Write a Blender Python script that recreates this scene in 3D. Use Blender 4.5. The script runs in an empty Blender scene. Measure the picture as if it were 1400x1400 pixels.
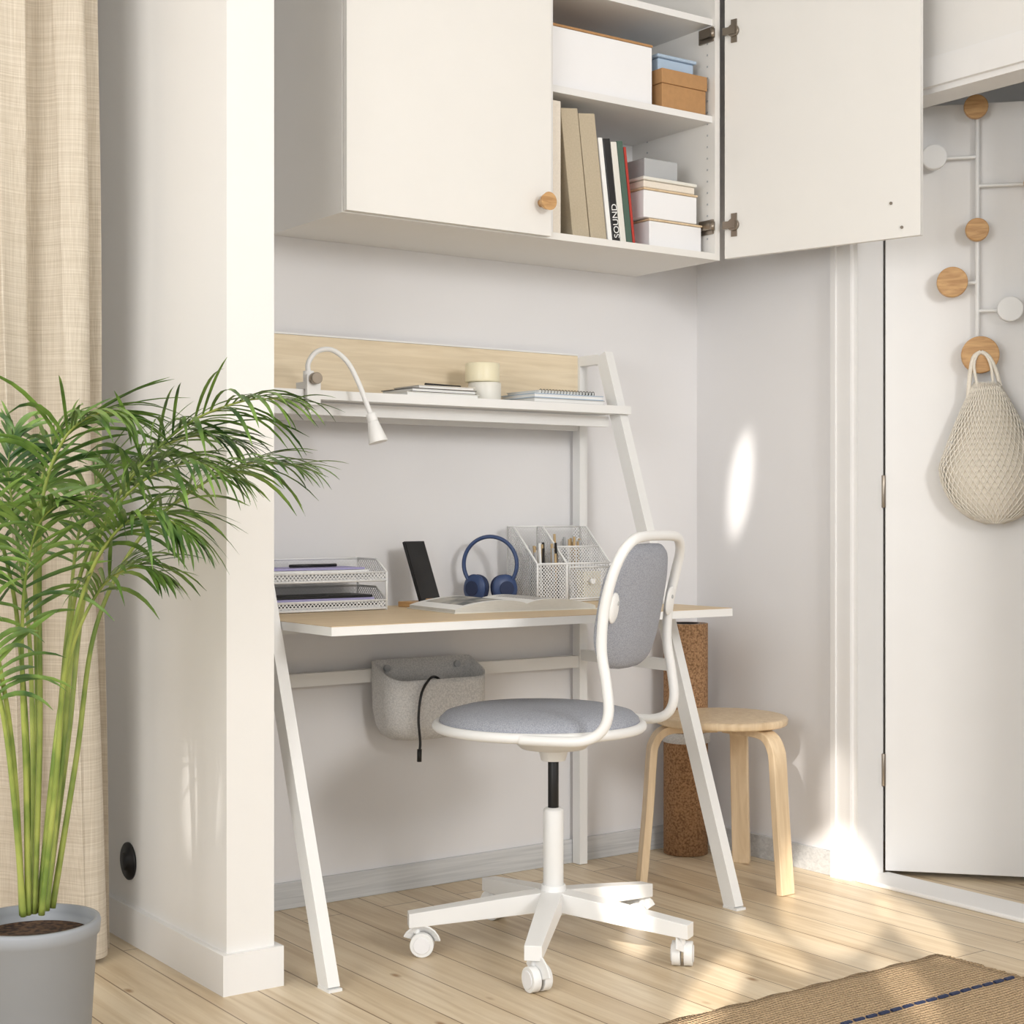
import bpy, bmesh, math, random
from mathutils import Vector, Matrix
random.seed(7)
S=bpy.context.scene
try:
    S.view_settings.view_transform='Standard'
except Exception: pass

def lin(c):
    return tuple(((v/255)/12.92 if v/255<=.04045 else ((v/255+.055)/1.055)**2.4) for v in c)+(1,)
def base(name):
    m=bpy.data.materials.new(name); m.use_nodes=True
    nt=m.node_tree; return m,nt,nt.nodes['Principled BSDF']
def plain(name,c,rough=.6,metal=0,var=.04,scale=8,bump=0,bscale=200,sheen=0,stretch=(1,1,1)):
    m,nt,p=base(name); N=nt.nodes; L=nt.links
    tc=N.new('ShaderNodeTexCoord'); mp=N.new('ShaderNodeMapping'); mp.inputs['Scale'].default_value=stretch
    L.new(tc.outputs['Object'],mp.inputs['Vector'])
    no=N.new('ShaderNodeTexNoise'); no.inputs['Scale'].default_value=scale; no.inputs['Detail'].default_value=4
    L.new(mp.outputs[0],no.inputs['Vector'])
    r=N.new('ShaderNodeValToRGB'); L.new(no.outputs['Fac'],r.inputs['Fac'])
    l=lin(c); r.color_ramp.elements[0].position=.3; r.color_ramp.elements[1].position=.7
    r.color_ramp.elements[0].color=tuple(v*(1-var) for v in l[:3])+(1,)
    r.color_ramp.elements[1].color=tuple(min(1,v*(1+var)) for v in l[:3])+(1,)
    L.new(r.outputs[0],p.inputs['Base Color'])
    p.inputs['Roughness'].default_value=rough; p.inputs['Metallic'].default_value=metal
    if bump:
        n2=N.new('ShaderNodeTexNoise'); n2.inputs['Scale'].default_value=bscale; L.new(mp.outputs[0],n2.inputs['Vector'])
        b=N.new('ShaderNodeBump'); b.inputs['Strength'].default_value=bump; b.inputs['Distance'].default_value=.003
        L.new(n2.outputs['Fac'],b.inputs['Height']); L.new(b.outputs[0],p.inputs['Normal'])
    return m
def wood(name,c1,c2,stretch=(3,40,40),rough=.45,scale=1.5):
    m,nt,p=base(name); N=nt.nodes; L=nt.links
    tc=N.new('ShaderNodeTexCoord'); mp=N.new('ShaderNodeMapping'); mp.inputs['Scale'].default_value=stretch
    L.new(tc.outputs['Object'],mp.inputs['Vector'])
    no=N.new('ShaderNodeTexNoise'); no.inputs['Scale'].default_value=scale; no.inputs['Detail'].default_value=6; no.inputs['Distortion'].default_value=1.2
    L.new(mp.outputs[0],no.inputs['Vector'])
    r=N.new('ShaderNodeValToRGB'); L.new(no.outputs['Fac'],r.inputs['Fac'])
    r.color_ramp.elements[0].position=.3; r.color_ramp.elements[1].position=.65
    r.color_ramp.elements[0].color=lin(c1); r.color_ramp.elements[1].color=lin(c2)
    L.new(r.outputs[0],p.inputs['Base Color']); p.inputs['Roughness'].default_value=rough
    return m
def speckle(name,c1,c2,scale=300,rough=.95,bump=.4,lo=.4,hi=.6):
    m,nt,p=base(name); N=nt.nodes; L=nt.links
    tc=N.new('ShaderNodeTexCoord')
    no=N.new('ShaderNodeTexNoise'); no.inputs['Scale'].default_value=scale; no.inputs['Detail'].default_value=3
    L.new(tc.outputs['Object'],no.inputs['Vector'])
    r=N.new('ShaderNodeValToRGB'); L.new(no.outputs['Fac'],r.inputs['Fac'])
    r.color_ramp.elements[0].position=lo; r.color_ramp.elements[1].position=hi
    r.color_ramp.elements[0].color=lin(c1); r.color_ramp.elements[1].color=lin(c2)
    L.new(r.outputs[0],p.inputs['Base Color']); p.inputs['Roughness'].default_value=rough
    b=N.new('ShaderNodeBump'); b.inputs['Strength'].default_value=bump; b.inputs['Distance'].default_value=.001
    L.new(no.outputs['Fac'],b.inputs['Height']); L.new(b.outputs[0],p.inputs['Normal'])
    return m
def meshmat(name,c,scale=100,thr=.34):
    m,nt,p=base(name); N=nt.nodes; L=nt.links
    tc=N.new('ShaderNodeTexCoord'); outs=[]
    for vec in ((1,1.02,1.001),(1.01,.99,-1.001)):
        d=N.new('ShaderNodeVectorMath'); d.operation='DOT_PRODUCT'; d.inputs[1].default_value=tuple(q*scale for q in vec)
        L.new(tc.outputs['Object'],d.inputs[0])
        f=N.new('ShaderNodeMath'); f.operation='FRACT'; L.new(d.outputs['Value'],f.inputs[0])
        g=N.new('ShaderNodeMath'); g.operation='LESS_THAN'; g.inputs[1].default_value=thr; L.new(f.outputs[0],g.inputs[0]); outs.append(g)
    x=N.new('ShaderNodeMath'); x.operation='MAXIMUM'; L.new(outs[0].outputs[0],x.inputs[0]); L.new(outs[1].outputs[0],x.inputs[1])
    L.new(x.outputs[0],p.inputs['Alpha'])
    p.inputs['Base Color'].default_value=lin(c); p.inputs['Roughness'].default_value=.5
    return m
def floor_mat():
    m,nt,p=base('pine_floor_mat'); N=nt.nodes; L=nt.links
    tc=N.new('ShaderNodeTexCoord'); sp=N.new('ShaderNodeSeparateXYZ'); L.new(tc.outputs['Object'],sp.inputs[0])
    cb=N.new('ShaderNodeCombineXYZ'); L.new(sp.outputs['Y'],cb.inputs['X']); L.new(sp.outputs['X'],cb.inputs['Y'])
    br=N.new('ShaderNodeTexBrick'); L.new(cb.outputs[0],br.inputs['Vector'])
    br.inputs['Scale'].default_value=1; br.inputs['Brick Width'].default_value=2.3; br.inputs['Row Height'].default_value=.115
    br.inputs['Mortar Size'].default_value=.0018; br.inputs['Mortar Smooth'].default_value=.3
    br.inputs['Color1'].default_value=lin((227,211,184)); br.inputs['Color2'].default_value=lin((211,192,162)); br.inputs['Mortar'].default_value=lin((138,116,90))
    mp=N.new('ShaderNodeMapping'); mp.inputs['Scale'].default_value=(2.2,38,1); L.new(cb.outputs[0],mp.inputs['Vector'])
    no=N.new('ShaderNodeTexNoise'); no.inputs['Scale'].default_value=1; no.inputs['Detail'].default_value=6; no.inputs['Distortion'].default_value=1.0
    L.new(mp.outputs[0],no.inputs['Vector'])
    r=N.new('ShaderNodeValToRGB'); L.new(no.outputs['Fac'],r.inputs['Fac'])
    r.color_ramp.elements[0].position=.3; r.color_ramp.elements[0].color=(.77,.70,.61,1); r.color_ramp.elements[1].position=.62; r.color_ramp.elements[1].color=(1,1,1,1)
    mx=N.new('ShaderNodeMix'); mx.data_type='RGBA'; mx.blend_type='MULTIPLY'; mx.inputs[0].default_value=.85
    L.new(br.outputs['Color'],mx.inputs[6]); L.new(r.outputs[0],mx.inputs[7])
    mp2=N.new('ShaderNodeMapping'); mp2.inputs['Scale'].default_value=(2.6,5.5,1); L.new(cb.outputs[0],mp2.inputs['Vector'])
    vo=N.new('ShaderNodeTexVoronoi'); vo.inputs['Scale'].default_value=1.7; L.new(mp2.outputs[0],vo.inputs['Vector'])
    r2=N.new('ShaderNodeValToRGB'); L.new(vo.outputs['Distance'],r2.inputs['Fac'])
    r2.color_ramp.elements[0].position=.03; r2.color_ramp.elements[0].color=(.42,.27,.14,1); r2.color_ramp.elements[1].position=.10; r2.color_ramp.elements[1].color=(1,1,1,1)
    m2=N.new('ShaderNodeMix'); m2.data_type='RGBA'; m2.blend_type='MULTIPLY'; m2.inputs[0].default_value=.85
    L.new(mx.outputs[2],m2.inputs[6]); L.new(r2.outputs[0],m2.inputs[7])
    L.new(m2.outputs[2],p.inputs['Base Color']); p.inputs['Roughness'].default_value=.4
    return m
def rug_mat():
    m,nt,p=base('jute_rug_mat'); N=nt.nodes; L=nt.links
    tc=N.new('ShaderNodeTexCoord')
    def wave(d,sc):
        w=N.new('ShaderNodeTexWave'); w.bands_direction=d; w.inputs['Scale'].default_value=sc; w.inputs['Distortion'].default_value=2.5; w.inputs['Detail'].default_value=2
        w.inputs['Detail Scale'].default_value=3
        L.new(tc.outputs['Object'],w.inputs['Vector']); return w
    a=wave('X',38); b=wave('Y',30)
    mu=N.new('ShaderNodeMath'); mu.operation='ADD'; L.new(a.outputs['Fac'],mu.inputs[0]); L.new(b.outputs['Fac'],mu.inputs[1])
    r=N.new('ShaderNodeValToRGB'); L.new(mu.outputs[0],r.inputs['Fac'])
    r.color_ramp.elements[0].color=lin((136,110,82)); r.color_ramp.elements[1].color=lin((198,170,134)); r.color_ramp.elements[1].position=.9
    L.new(r.outputs[0],p.inputs['Base Color']); p.inputs['Roughness'].default_value=.95
    bp=N.new('ShaderNodeBump'); bp.inputs['Strength'].default_value=.8; bp.inputs['Distance'].default_value=.005
    L.new(mu.outputs[0],bp.inputs['Height']); L.new(bp.outputs[0],p.inputs['Normal'])
    return m
def page_mat():
    m,nt,p=base('printed_page'); N=nt.nodes; L=nt.links
    tc=N.new('ShaderNodeTexCoord')
    w=N.new('ShaderNodeTexWave'); w.bands_direction='Y'; w.inputs['Scale'].default_value=28; L.new(tc.outputs['Object'],w.inputs['Vector'])
    no=N.new('ShaderNodeTexNoise'); no.inputs['Scale'].default_value=220; L.new(tc.outputs['Object'],no.inputs['Vector'])
    mu=N.new('ShaderNodeMath'); mu.operation='MULTIPLY'; L.new(w.outputs['Fac'],mu.inputs[0]); L.new(no.outputs['Fac'],mu.inputs[1])
    r=N.new('ShaderNodeValToRGB'); L.new(mu.outputs[0],r.inputs['Fac'])
    r.color_ramp.elements[0].position=.22; r.color_ramp.elements[0].color=lin((232,230,226)); r.color_ramp.elements[1].position=.34; r.color_ramp.elements[1].color=lin((110,110,112))
    L.new(r.outputs[0],p.inputs['Base Color']); p.inputs['Roughness'].default_value=.8
    return m

M={}
M['wall']=plain('wall_paint',(232,231,232),.85,var=.012,scale=2,bump=.05,bscale=120)
M['wallw']=plain('wall_paint_warm',(234,232,229),.85,var=.012,scale=2,bump=.05,bscale=120)
M['ceil']=plain('ceiling_paint',(236,236,236),.9,var=.01)
M['floor']=floor_mat()
M['trim']=plain('trim_paint',(236,235,234),.5,var=.01)
M['bboard']=wood('baseboard_grey_wood',(188,190,192),(212,213,214),(1.5,40,60),.6)
M['cab']=plain('cabinet_foil',(231,229,225),.5,var=.008)
M['cabin']=plain('cabinet_inside',(229,228,227),.5,var=.008)
M['wmetal']=plain('white_powdercoat',(237,237,236),.42,var=.01)
M['dwhite']=plain('desk_white',(238,238,237),.4,var=.01)
M['dtop']=wood('desktop_beech',(208,182,144),(221,198,160),(2,30,30),.45)
M['birch']=wood('birch_back_panel',(219,201,171),(235,219,191),(2.5,6,34),.5)
M['ply']=wood('birch_ply',(212,186,150),(230,207,174),(30,30,3),.42)
M['oak']=wood('oak_knob',(176,132,84),(208,166,114),(8,8,60),.45)
M['fabric']=speckle('grey_fabric',(146,149,158),(170,173,182),420,bump=.2)
M['felt']=speckle('grey_felt',(196,196,196),(222,221,220),260,bump=.2,lo=.35,hi=.65)
M['cork']=speckle('cork',(122,88,58),(176,136,98),170,rough=.85,lo=.34,hi=.6,bump=.2)
M['black']=plain('black_plastic',(20,20,22),.4,var=.02)
M['screen']=plain('phone_glass',(10,10,13),.12,var=0)
M['navy']=plain('navy_plastic',(54,74,116),.42,var=.03)
M['navyd']=plain('navy_cushion',(38,50,82),.7,var=.03)
M['mesh']=meshmat('white_wire_mesh',(226,226,226))
M['paper']=plain('paper',(240,240,238),.8,var=.02,scale=30)
M['pedge']=plain('page_edges',(206,203,196),.9,var=.08,scale=60,stretch=(1,1,40))
M['print']=page_mat()
M['photo']=speckle('page_picture',(80,84,84),(190,186,176),14,bump=0,rough=.5)
M['cream']=plain('cream_ceramic',(236,228,198),.35,var=.01)
M['offw']=plain('offwhite_ceramic',(226,224,216),.35,var=.01)
M['beige']=plain('beige_linen_binder',(186,173,150),.85,var=.06,scale=200)
M['beige2']=plain('pale_binder',(230,221,208),.8,var=.04,scale=200)
M['green']=plain('green_book',(74,98,86),.7)
M['red']=plain('red_book',(178,52,40),.6)
M['card']=plain('cardboard',(176,134,90),.85,var=.06,scale=60)
M['blue']=plain('pale_blue_plastic',(172,192,214),.5)
M['boxw']=plain('box_white',(238,238,240),.5,var=.01)
M['boxg']=plain('box_grey',(176,178,180),.6)
M['steel']=plain('hinge_steel',(150,140,128),.3,metal=.9)
M['pot']=plain('grey_pot',(150,154,160),.55,var=.03)
M['soil']=speckle('potting_soil',(40,28,20),(84,62,44),90)
M['jute']=rug_mat()
M['net']=plain('cotton_net',(236,229,216),.9,var=.05,scale=200)
M['pilla']=plain('lilac_paper',(170,164,205),.8)
M['pencil']=plain('pencil_wood',(196,168,126),.6)

def curtain_mat():
    m,nt,p=base('linen_curtain'); N=nt.nodes; L=nt.links
    tc=N.new('ShaderNodeTexCoord')
    out=[]
    for st in ((500,500,6),(6,6,500)):
        mp=N.new('ShaderNodeMapping'); mp.inputs['Scale'].default_value=st; L.new(tc.outputs['Object'],mp.inputs['Vector'])
        n=N.new('ShaderNodeTexNoise'); n.inputs['Scale'].default_value=1; n.inputs['Detail'].default_value=3; L.new(mp.outputs[0],n.inputs['Vector']); out.append(n)
    a=N.new('ShaderNodeMath'); a.operation='ADD'; L.new(out[0].outputs['Fac'],a.inputs[0]); L.new(out[1].outputs['Fac'],a.inputs[1])
    r=N.new('ShaderNodeMapRange'); r.inputs[1].default_value=.7; r.inputs[2].default_value=1.3; L.new(a.outputs[0],r.inputs[0])
    cr=N.new('ShaderNodeValToRGB'); L.new(r.outputs[0],cr.inputs['Fac'])
    cr.color_ramp.elements[0].color=lin((188,175,156)); cr.color_ramp.elements[1].color=lin((218,208,192))
    L.new(cr.outputs[0],p.inputs['Base Color']); p.inputs['Roughness'].default_value=.95
    bp=N.new('ShaderNodeBump'); bp.inputs['Strength'].default_value=.3; bp.inputs['Distance'].default_value=.002
    L.new(a.outputs[0],bp.inputs['Height']); L.new(bp.outputs[0],p.inputs['Normal'])
    return m
M['curtain']=curtain_mat()
def leafmat(name,c1,c2):
    m,nt,p=base(name); N=nt.nodes; L=nt.links
    tc=N.new('ShaderNodeTexCoord'); no=N.new('ShaderNodeTexNoise'); no.inputs['Scale'].default_value=14; L.new(tc.outputs['Object'],no.inputs['Vector'])
    r=N.new('ShaderNodeValToRGB'); L.new(no.outputs['Fac'],r.inputs['Fac']); r.color_ramp.elements[0].position=.35; r.color_ramp.elements[1].position=.65
    r.color_ramp.elements[0].color=lin(c1); r.color_ramp.elements[1].color=lin(c2)
    L.new(r.outputs[0],p.inputs['Base Color']); p.inputs['Roughness'].default_value=.4
    return m
M['leaf']=leafmat('palm_leaf',(46,82,30),(120,152,68))
M['stem']=leafmat('palm_stem',(104,128,54),(158,168,84))

class B:
    def __init__(s): s.bm=bmesh.new(); s.mats=[]; s.M=Matrix.Identity(4)
    def mi(s,m):
        if m not in s.mats: s.mats.append(m)
        return s.mats.index(m)
    def v(s,p): return s.bm.verts.new(s.M@Vector(p))
    def f(s,vs,m,smooth=False):
        try: fc=s.bm.faces.new(vs)
        except ValueError: return None
        fc.material_index=s.mi(m); fc.smooth=smooth; return fc
    def box(s,a,b,m,T=None):
        old=s.M
        if T is not None: s.M=old@T
        x0,y0,z0=a; x1,y1,z1=b
        v=[s.v(p) for p in ((x0,y0,z0),(x1,y0,z0),(x1,y1,z0),(x0,y1,z0),(x0,y0,z1),(x1,y0,z1),(x1,y1,z1),(x0,y1,z1))]
        for q in ((3,2,1,0),(4,5,6,7),(0,1,5,4),(1,2,6,5),(2,3,7,6),(3,0,4,7)): s.f([v[i] for i in q],m)
        s.M=old
    def sweep(s,pts,sec,m,smooth=True,closed=False,up=None,scales=None,caps=True):
        pts=[Vector(p) for p in pts]; n=len(pts)
        T=[]
        for i in range(n):
            if closed: t=pts[(i+1)%n]-pts[i-1]
            else: t=pts[min(i+1,n-1)]-pts[max(i-1,0)]
            T.append(t.normalized())
        u=Vector(up) if up is not None else (Vector((0,0,1)) if abs(T[0].z)<.9 else Vector((1,0,0)))
        rings=[]
        prev=None
        for i in range(n):
            if up is not None: a=u-T[i]*u.dot(T[i])
            elif prev is None: a=u-T[i]*u.dot(T[i])
            else: a=prev-T[i]*prev.dot(T[i])
            a.normalize(); prev=a; b=T[i].cross(a)
            k=scales[i] if scales else 1
            rings.append([s.v(pts[i]+a*q[0]*k+b*q[1]*k) for q in sec])
        k=len(sec)
        for i in range(n if closed else n-1):
            r0=rings[i]; r1=rings[(i+1)%n]
            for j in range(k): s.f([r0[j],r0[(j+1)%k],r1[(j+1)%k],r1[j]],m,smooth)
        if not closed and caps:
            s.f(rings[0][::-1],m); s.f(rings[-1],m)
    def tube(s,pts,r,m,n=12,closed=False,scales=None):
        s.sweep(pts,[(r*math.cos(2*math.pi*i/n),r*math.sin(2*math.pi*i/n)) for i in range(n)],m,True,closed,None,scales)
    def beam(s,p0,p1,w,h,m,up):
        s.sweep([p0,p1],[(-h/2,-w/2),(h/2,-w/2),(h/2,w/2),(-h/2,w/2)],m,False,up=up)
    def cyl(s,p0,p1,r,m,n=32,r1=None):
        s.tube([p0,p1],r,m,n,scales=[1,(r1/r if r1 is not None else 1)])
    def lathe(s,prof,c,m,n=48,sx=1,sy=1,mats=None,fn=None):
        rings=[]
        for (r,z) in prof:
            rings.append([s.v((c[0]+r*(fn(2*math.pi*i/n) if fn else 1)*math.cos(2*math.pi*i/n),c[1]+r*(fn(2*math.pi*i/n) if fn else 1)*math.sin(2*math.pi*i/n),c[2]+z)) for i in range(n)])
        for k in range(len(prof)-1):
            mm=mats[k] if mats else m
            for i in range(n): s.f([rings[k][i],rings[k][(i+1)%n],rings[k+1][(i+1)%n],rings[k+1][i]],mm,True)
        s.f(rings[0][::-1],mats[0] if mats else m,True); s.f(rings[-1],mats[-1] if mats else m,True)
    def ell(s,c,r,m,e=1.0,nu=28,nv=16,T=None):
        old=s.M
        if T is not None: s.M=old@T
        def pw(x): return math.copysign(abs(x)**e,x)
        rings=[]
        for j in range(1,nv):
            ph=-math.pi/2+math.pi*j/nv
            rings.append([s.v((c[0]+r[0]*pw(math.cos(2*math.pi*i/nu))*math.cos(ph),c[1]+r[1]*math.sin(ph),c[2]+r[2]*pw(math.sin(2*math.pi*i/nu))*math.cos(ph))) for i in range(nu)])
        a=s.v((c[0],c[1]-r[1],c[2])); b=s.v((c[0],c[1]+r[1],c[2]))
        for k in range(len(rings)-1):
            for i in range(nu): s.f([rings[k][i],rings[k][(i+1)%nu],rings[k+1][(i+1)%nu],rings[k+1][i]],m,True)
        for i in range(nu):
            s.f([a,rings[0][(i+1)%nu],rings[0][i]],m,True); s.f([b,rings[-1][i],rings[-1][(i+1)%nu]],m,True)
        s.M=old
    def done(s,name,bevel=0,seg=2,recalc=True):
        if recalc: bmesh.ops.recalc_face_normals(s.bm,faces=s.bm.faces)
        me=bpy.data.meshes.new(name); s.bm.to_mesh(me); s.bm.free()
        for m in s.mats: me.materials.append(M[m])
        o=bpy.data.objects.new(name,me); S.collection.objects.link(o)
        if bevel:
            md=o.modifiers.new('bevel','BEVEL'); md.width=bevel; md.segments=seg; md.limit_method='ANGLE'; md.angle_limit=math.radians(50)
        return o
def cr(pts,n=8,closed=False):
    P=[Vector(p) for p in pts]; out=[]
    N=len(P); rng=range(N) if closed else range(N-1)
    for i in rng:
        if closed: a,b,c,d=P[i-1],P[i],P[(i+1)%N],P[(i+2)%N]
        else: a,b,c,d=P[max(i-1,0)],P[i],P[i+1],P[min(i+2,N-1)]
        for k in range(n):
            t=k/n
            out.append(.5*((2*b)+(-a+c)*t+(2*a-5*b+4*c-d)*t*t+(-a+3*b-3*c+d)*t**3))
    if not closed: out.append(P[-1])
    return out
def sbox(name,a,b,m,bevel=0):
    o=B(); o.box(a,b,m); return o.done(name,bevel)

# ---------------- room ----------------
BY=3.58; RX=3.27; CZ=2.75
sbox('floor',(-2,-2,-.05),(5.2,4.2,0),'floor')
sbox('ceiling',(-2,-2,CZ),(5.2,4.2,CZ+.05),'ceil')
sbox('wall_back',(1.54,BY,0),(RX+.1,BY+.12,CZ),'wall')
sbox('wall_partition',(1.43,3.01,0),(1.54,3.74,CZ),'wallw')
sbox('wall_back_window_side',(-2,3.74,0),(1.54,3.86,CZ),'wallw')
b=B(); b.box((RX,2.95,0),(RX+.1,BY,CZ),'wall'); b.box((RX,2.0,2.11),(RX+.1,2.95,CZ),'wallw'); b.box((RX,-2,0),(RX+.1,2.0,CZ),'wallw'); b.done('wall_right')
sbox('wall_hallway',(5.1,-2,0),(5.2,4.2,CZ),'wallw')
sbox('wall_hallway_back',(RX+.1,3.25,0),(5.1,3.35,CZ),'wallw')
sbox('baseboard_back',(1.54,BY-.012,0),(RX-.012,BY,.068),'bboard',.002)
sbox('baseboard_right',(RX-.012,3.017,0),(RX,BY,.068),'bboard',.002)
b=B(); b.box((1.416,3.01,0),(1.43,3.74,.085),'trim'); b.box((1.416,2.996,0),(1.556,3.01,.085),'trim'); b.box((1.54,3.01,0),(1.556,3.3,.085),'trim'); b.done('baseboard_partition')
b=B()
b.box((RX-.014,2.95,0),(RX,3.016,2.11),'trim'); b.box((RX-.014,1.93,2.11),(RX,3.016,2.185),'trim'); b.box((RX-.014,1.93,0),(RX,2.0,2.11),'trim')
b.box((RX-.020,2.998,0),(RX-.014,3.016,2.185),'trim')
b.box((RX,2.935,0),(RX+.104,2.95,2.095),'trim'); b.box((RX,2.0,2.095),(RX+.1,2.95,2.11),'trim')
b.done('trim_door_frame')
sbox('door_threshold',(RX-.01,2.0,0),(RX+.12,2.934,.012),'trim',.004)

# door + hanging rack
h=Vector((3.372,2.936,0)); u=Vector((.667,-.744,0)); u.normalize(); n=Vector((u.y,-u.x,0))
DM=Matrix(((u.x,n.x,0,h.x),(u.y,n.y,0,h.y),(0,0,1,0),(0,0,0,1)))
b=B(); b.M=DM
b.box((0.008,-.04,.016),(.83,0,2.125),'trim')
for z in (.25,1.02,1.85): b.cyl((0.003,.001,z),(0.003,.001,z+.09),.006,'steel',12)
b.cyl((.77,0,1.0),(.77,.05,1.0),.009,'steel',12); b.cyl((.775,.05,1.0),(.66,.05,1.0),.008,'steel',12)
b.done('door_1',.002)
b=B(); b.M=DM
y=.022
b.tube([(.251,y,1.44),(.251,y,2.11)],.006,'wmetal',10)
b.tube([(.136,y,1.974),(.251,y,1.974)],.005,'wmetal',8)
b.tube([(.251,y,1.895),(.40,y,1.895)],.005,'wmetal',8)
b.tube([(.184,y,1.632),(.251,y,1.632)],.005,'wmetal',8)
b.tube([(.251,y,1.555),(.36,y,1.555)],.005,'wmetal',8)
for zz in (1.6,2.0): b.cyl((.251,0.001,zz),(.251,y,zz),.006,'wmetal',10)
for (uu,z,r,m) in ((.246,2.105,.032,'oak'),(.249,1.772,.031,'oak'),(.184,1.632,.041,'oak'),(.257,1.433,.05,'oak'),(.136,1.974,.034,'wmetal'),(.335,1.555,.034,'wmetal'),(.40,1.895,.03,'oak')):
    b.cyl((uu,0.001,z),(uu,y+.02,z),.008,m,12); b.cyl((uu,y+.008,z),(uu,y+.03,z),r,m,40)
b.done('coat_rack',.003)
# net bag
b=B(); b.M=DM
def bagpt(a,k,sc=1):
    w=(.03+.105*min(1,(k/.6))**.9) if k<.6 else .135*max(0.02,1-((k-.6)/.4)**2.2)**.5
    z=1.36-.385*k
    cx=.262+.022*k+.01
    return (cx+w*sc*math.cos(a)+.012*math.sin(3*a+k*4)*k*(1-k), .050+ (.012+w*.26)*sc*math.sin(a), z)
rows=26; cols=44; vs={}
for i in range(rows+1):
    for j in range(cols):
        vs[i,j]=b.v(bagpt(2*math.pi*(j+.5*(i%2))/cols,i/rows))
for i in range(0,rows-1):
    for j in range(cols):
        if i%2==0: q=[vs[i,j],vs[i+1,j],vs[i+2,j],vs[i+1,(j-1)%cols]]
        else: q=[vs[i,j],vs[i+1,(j+1)%cols],vs[i+2,j],vs[i+1,j]]
        b.f(q,'net',True)
net=b.done('net_bag')
md=net.modifiers.new('w','WIREFRAME'); md.thickness=.0036; md.use_replace=True
b=B(); b.M=DM
rows=20; cols=32; R=[]
for i in range(rows+1): R.append([b.v(bagpt(2*math.pi*j/cols,.02+.97*i/rows,.88)) for j in range(cols)])
for i in range(rows):
    for j in range(cols): b.f([R[i][j],R[i][(j+1)%cols],R[i+1][(j+1)%cols],R[i+1][j]],'net',True)
for sgn in (-1,1):
    b.tube(cr([(.27+sgn*.045,.05,1.31),(.265+sgn*.035,.05,1.38),(.259+sgn*.02,.054,1.425),(.258,.055,1.44)],6),.006,'net',8)
    b.tube(cr([(.27+sgn*.02,.062,1.34),(.262+sgn*.022,.058,1.40),(.259+sgn*.012,.058,1.43),(.258,.057,1.44)],6),.004,'net',8)
o=b.done('bag_lining'); o.parent=net

# ---------------- upper cabinets ----------------
cx0,cx1,cm=1.82,3.02,2.42; cy=3.213; z0,z1=1.707,2.70; t=.018
b=B()
b.box((cx0,cy,z0+t),(cx0+t,BY-.001,z1-t),'cab'); b.box((cx1-t,cy,z0+t),(cx1,BY-.001,z1-t),'cab')
b.box((cm-t,cy,z0+t),(cm+t,BY-.013,z1-t),'cabin')
b.box((cx0,cy,z0),(cx1,BY-.001,z0+t),'cab'); b.box((cx0,cy,z1-t),(cx1,BY-.001,z1),'cab')
b.box((cx0+t,BY-.012,z0+t),(cx1-t,BY-.002,z1-t),'cabin')
for zz in (2.09,2.36): b.box((cm+t,cy+.012,zz),(cx1-t,BY-.013,zz+t),'cabin'); b.box((cx0+t,cy+.012,zz),(cm-t,BY-.013,zz+t),'cabin')
b.box((cx0+.002,cy-.019,z0+.003),(cm-.002,cy-.003,z1),'cab')
b.cyl((2.385,cy-.019,1.79),(2.385,cy-.04,1.79),.010,'oak',20); b.cyl((2.385,cy-.04,1.79),(2.385,cy-.056,1.79),.019,'oak',32,.023)
ang=math.atan2(-.968,.25)
DT=Matrix.Translation((3.022,3.195,0))@Matrix.Rotation(ang,4,'Z')
b.box((0,-.0,z0+.003),(.58,.016,z1),'cab',DT)
for i in range(20):
    zz=z0+.06+i*.032
    for yy in (cy+.03,BY-.08): b.box((cx1-t-.0012,yy-.0025,zz),(cx1-t-.0002,yy+.0025,zz+.005),'boxg')
old=b.M
for zz in (1.80,2.335):
    b.box((cx1-t-.006,cy+.004,zz-.02),(cx1-t-.0005,cy+.06,zz+.02),'steel')
    b.box((cx1-t-.014,cy-.004,zz-.009),(cx1-t-.007,cy+.05,zz+.009),'steel')
    b.cyl((cx1-t-.01,cy+.0,zz-.012),(cx1-t-.01,cy+.0,zz+.012),.007,'steel',12)
    b.M=DT; b.cyl((.03,-.0005,zz),(.03,-.010,zz),.017,'steel',24); b.box((.0,-.013,zz-.010),(.04,-.005,zz+.010),'steel'); b.box((.022,-.004,zz-.032),(.040,-.001,zz+.032),'steel'); b.M=old
b.M=DT
for (p,zz) in ((.50,1.80),(.53,1.735)): b.cyl((p,-.0003,zz),(p,-.003,zz),.004,'steel',12)
b.M=old
b.done('overhead_cabinet')

# cabinet contents
b=B(); b.box((2.448,3.245,2.109),(2.80,3.54,2.268),'boxw'); b.box((2.446,3.243,2.2685),(2.802,3.542,2.275),'card'); b.done('storage_box',.002)
b=B(); b.box((2.825,3.232,2.109),(2.985,3.46,2.175),'card'); b.box((2.822,3.229,2.1755),(2.988,3.463,2.215),'card'); b.done('cardboard_box',.002)
b=B(); b.box((2.835,3.26,2.216),(2.965,3.44,2.252),'blue'); b.box((2.828,3.253,2.2525),(2.972,3.447,2.262),'blue'); b.done('plastic_tub',.004)
def leaning(b,x,w,h,d,m,ang,y0=3.245,page=None):
    T=Matrix.Translation((x,0,z0+t+.0008))@Matrix.Rotation(ang,4,'Y')
    b.box((0,y0,0),(w,y0+d,h),m,T)
b=B(); sh=math.radians
leaning(b,2.440,.038,.345,.26,'beige2',0,3.232)
leaning(b,2.528,.056,.335,.26,'beige',-sh(7))
leaning(b,2.588,.054,.33,.26,'beige',-sh(7.2))
leaning(b,2.648,.014,.275,.2,'paper',-sh(7.4))
leaning(b,2.664,.024,.275,.2,'black',-sh(7.4))
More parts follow.
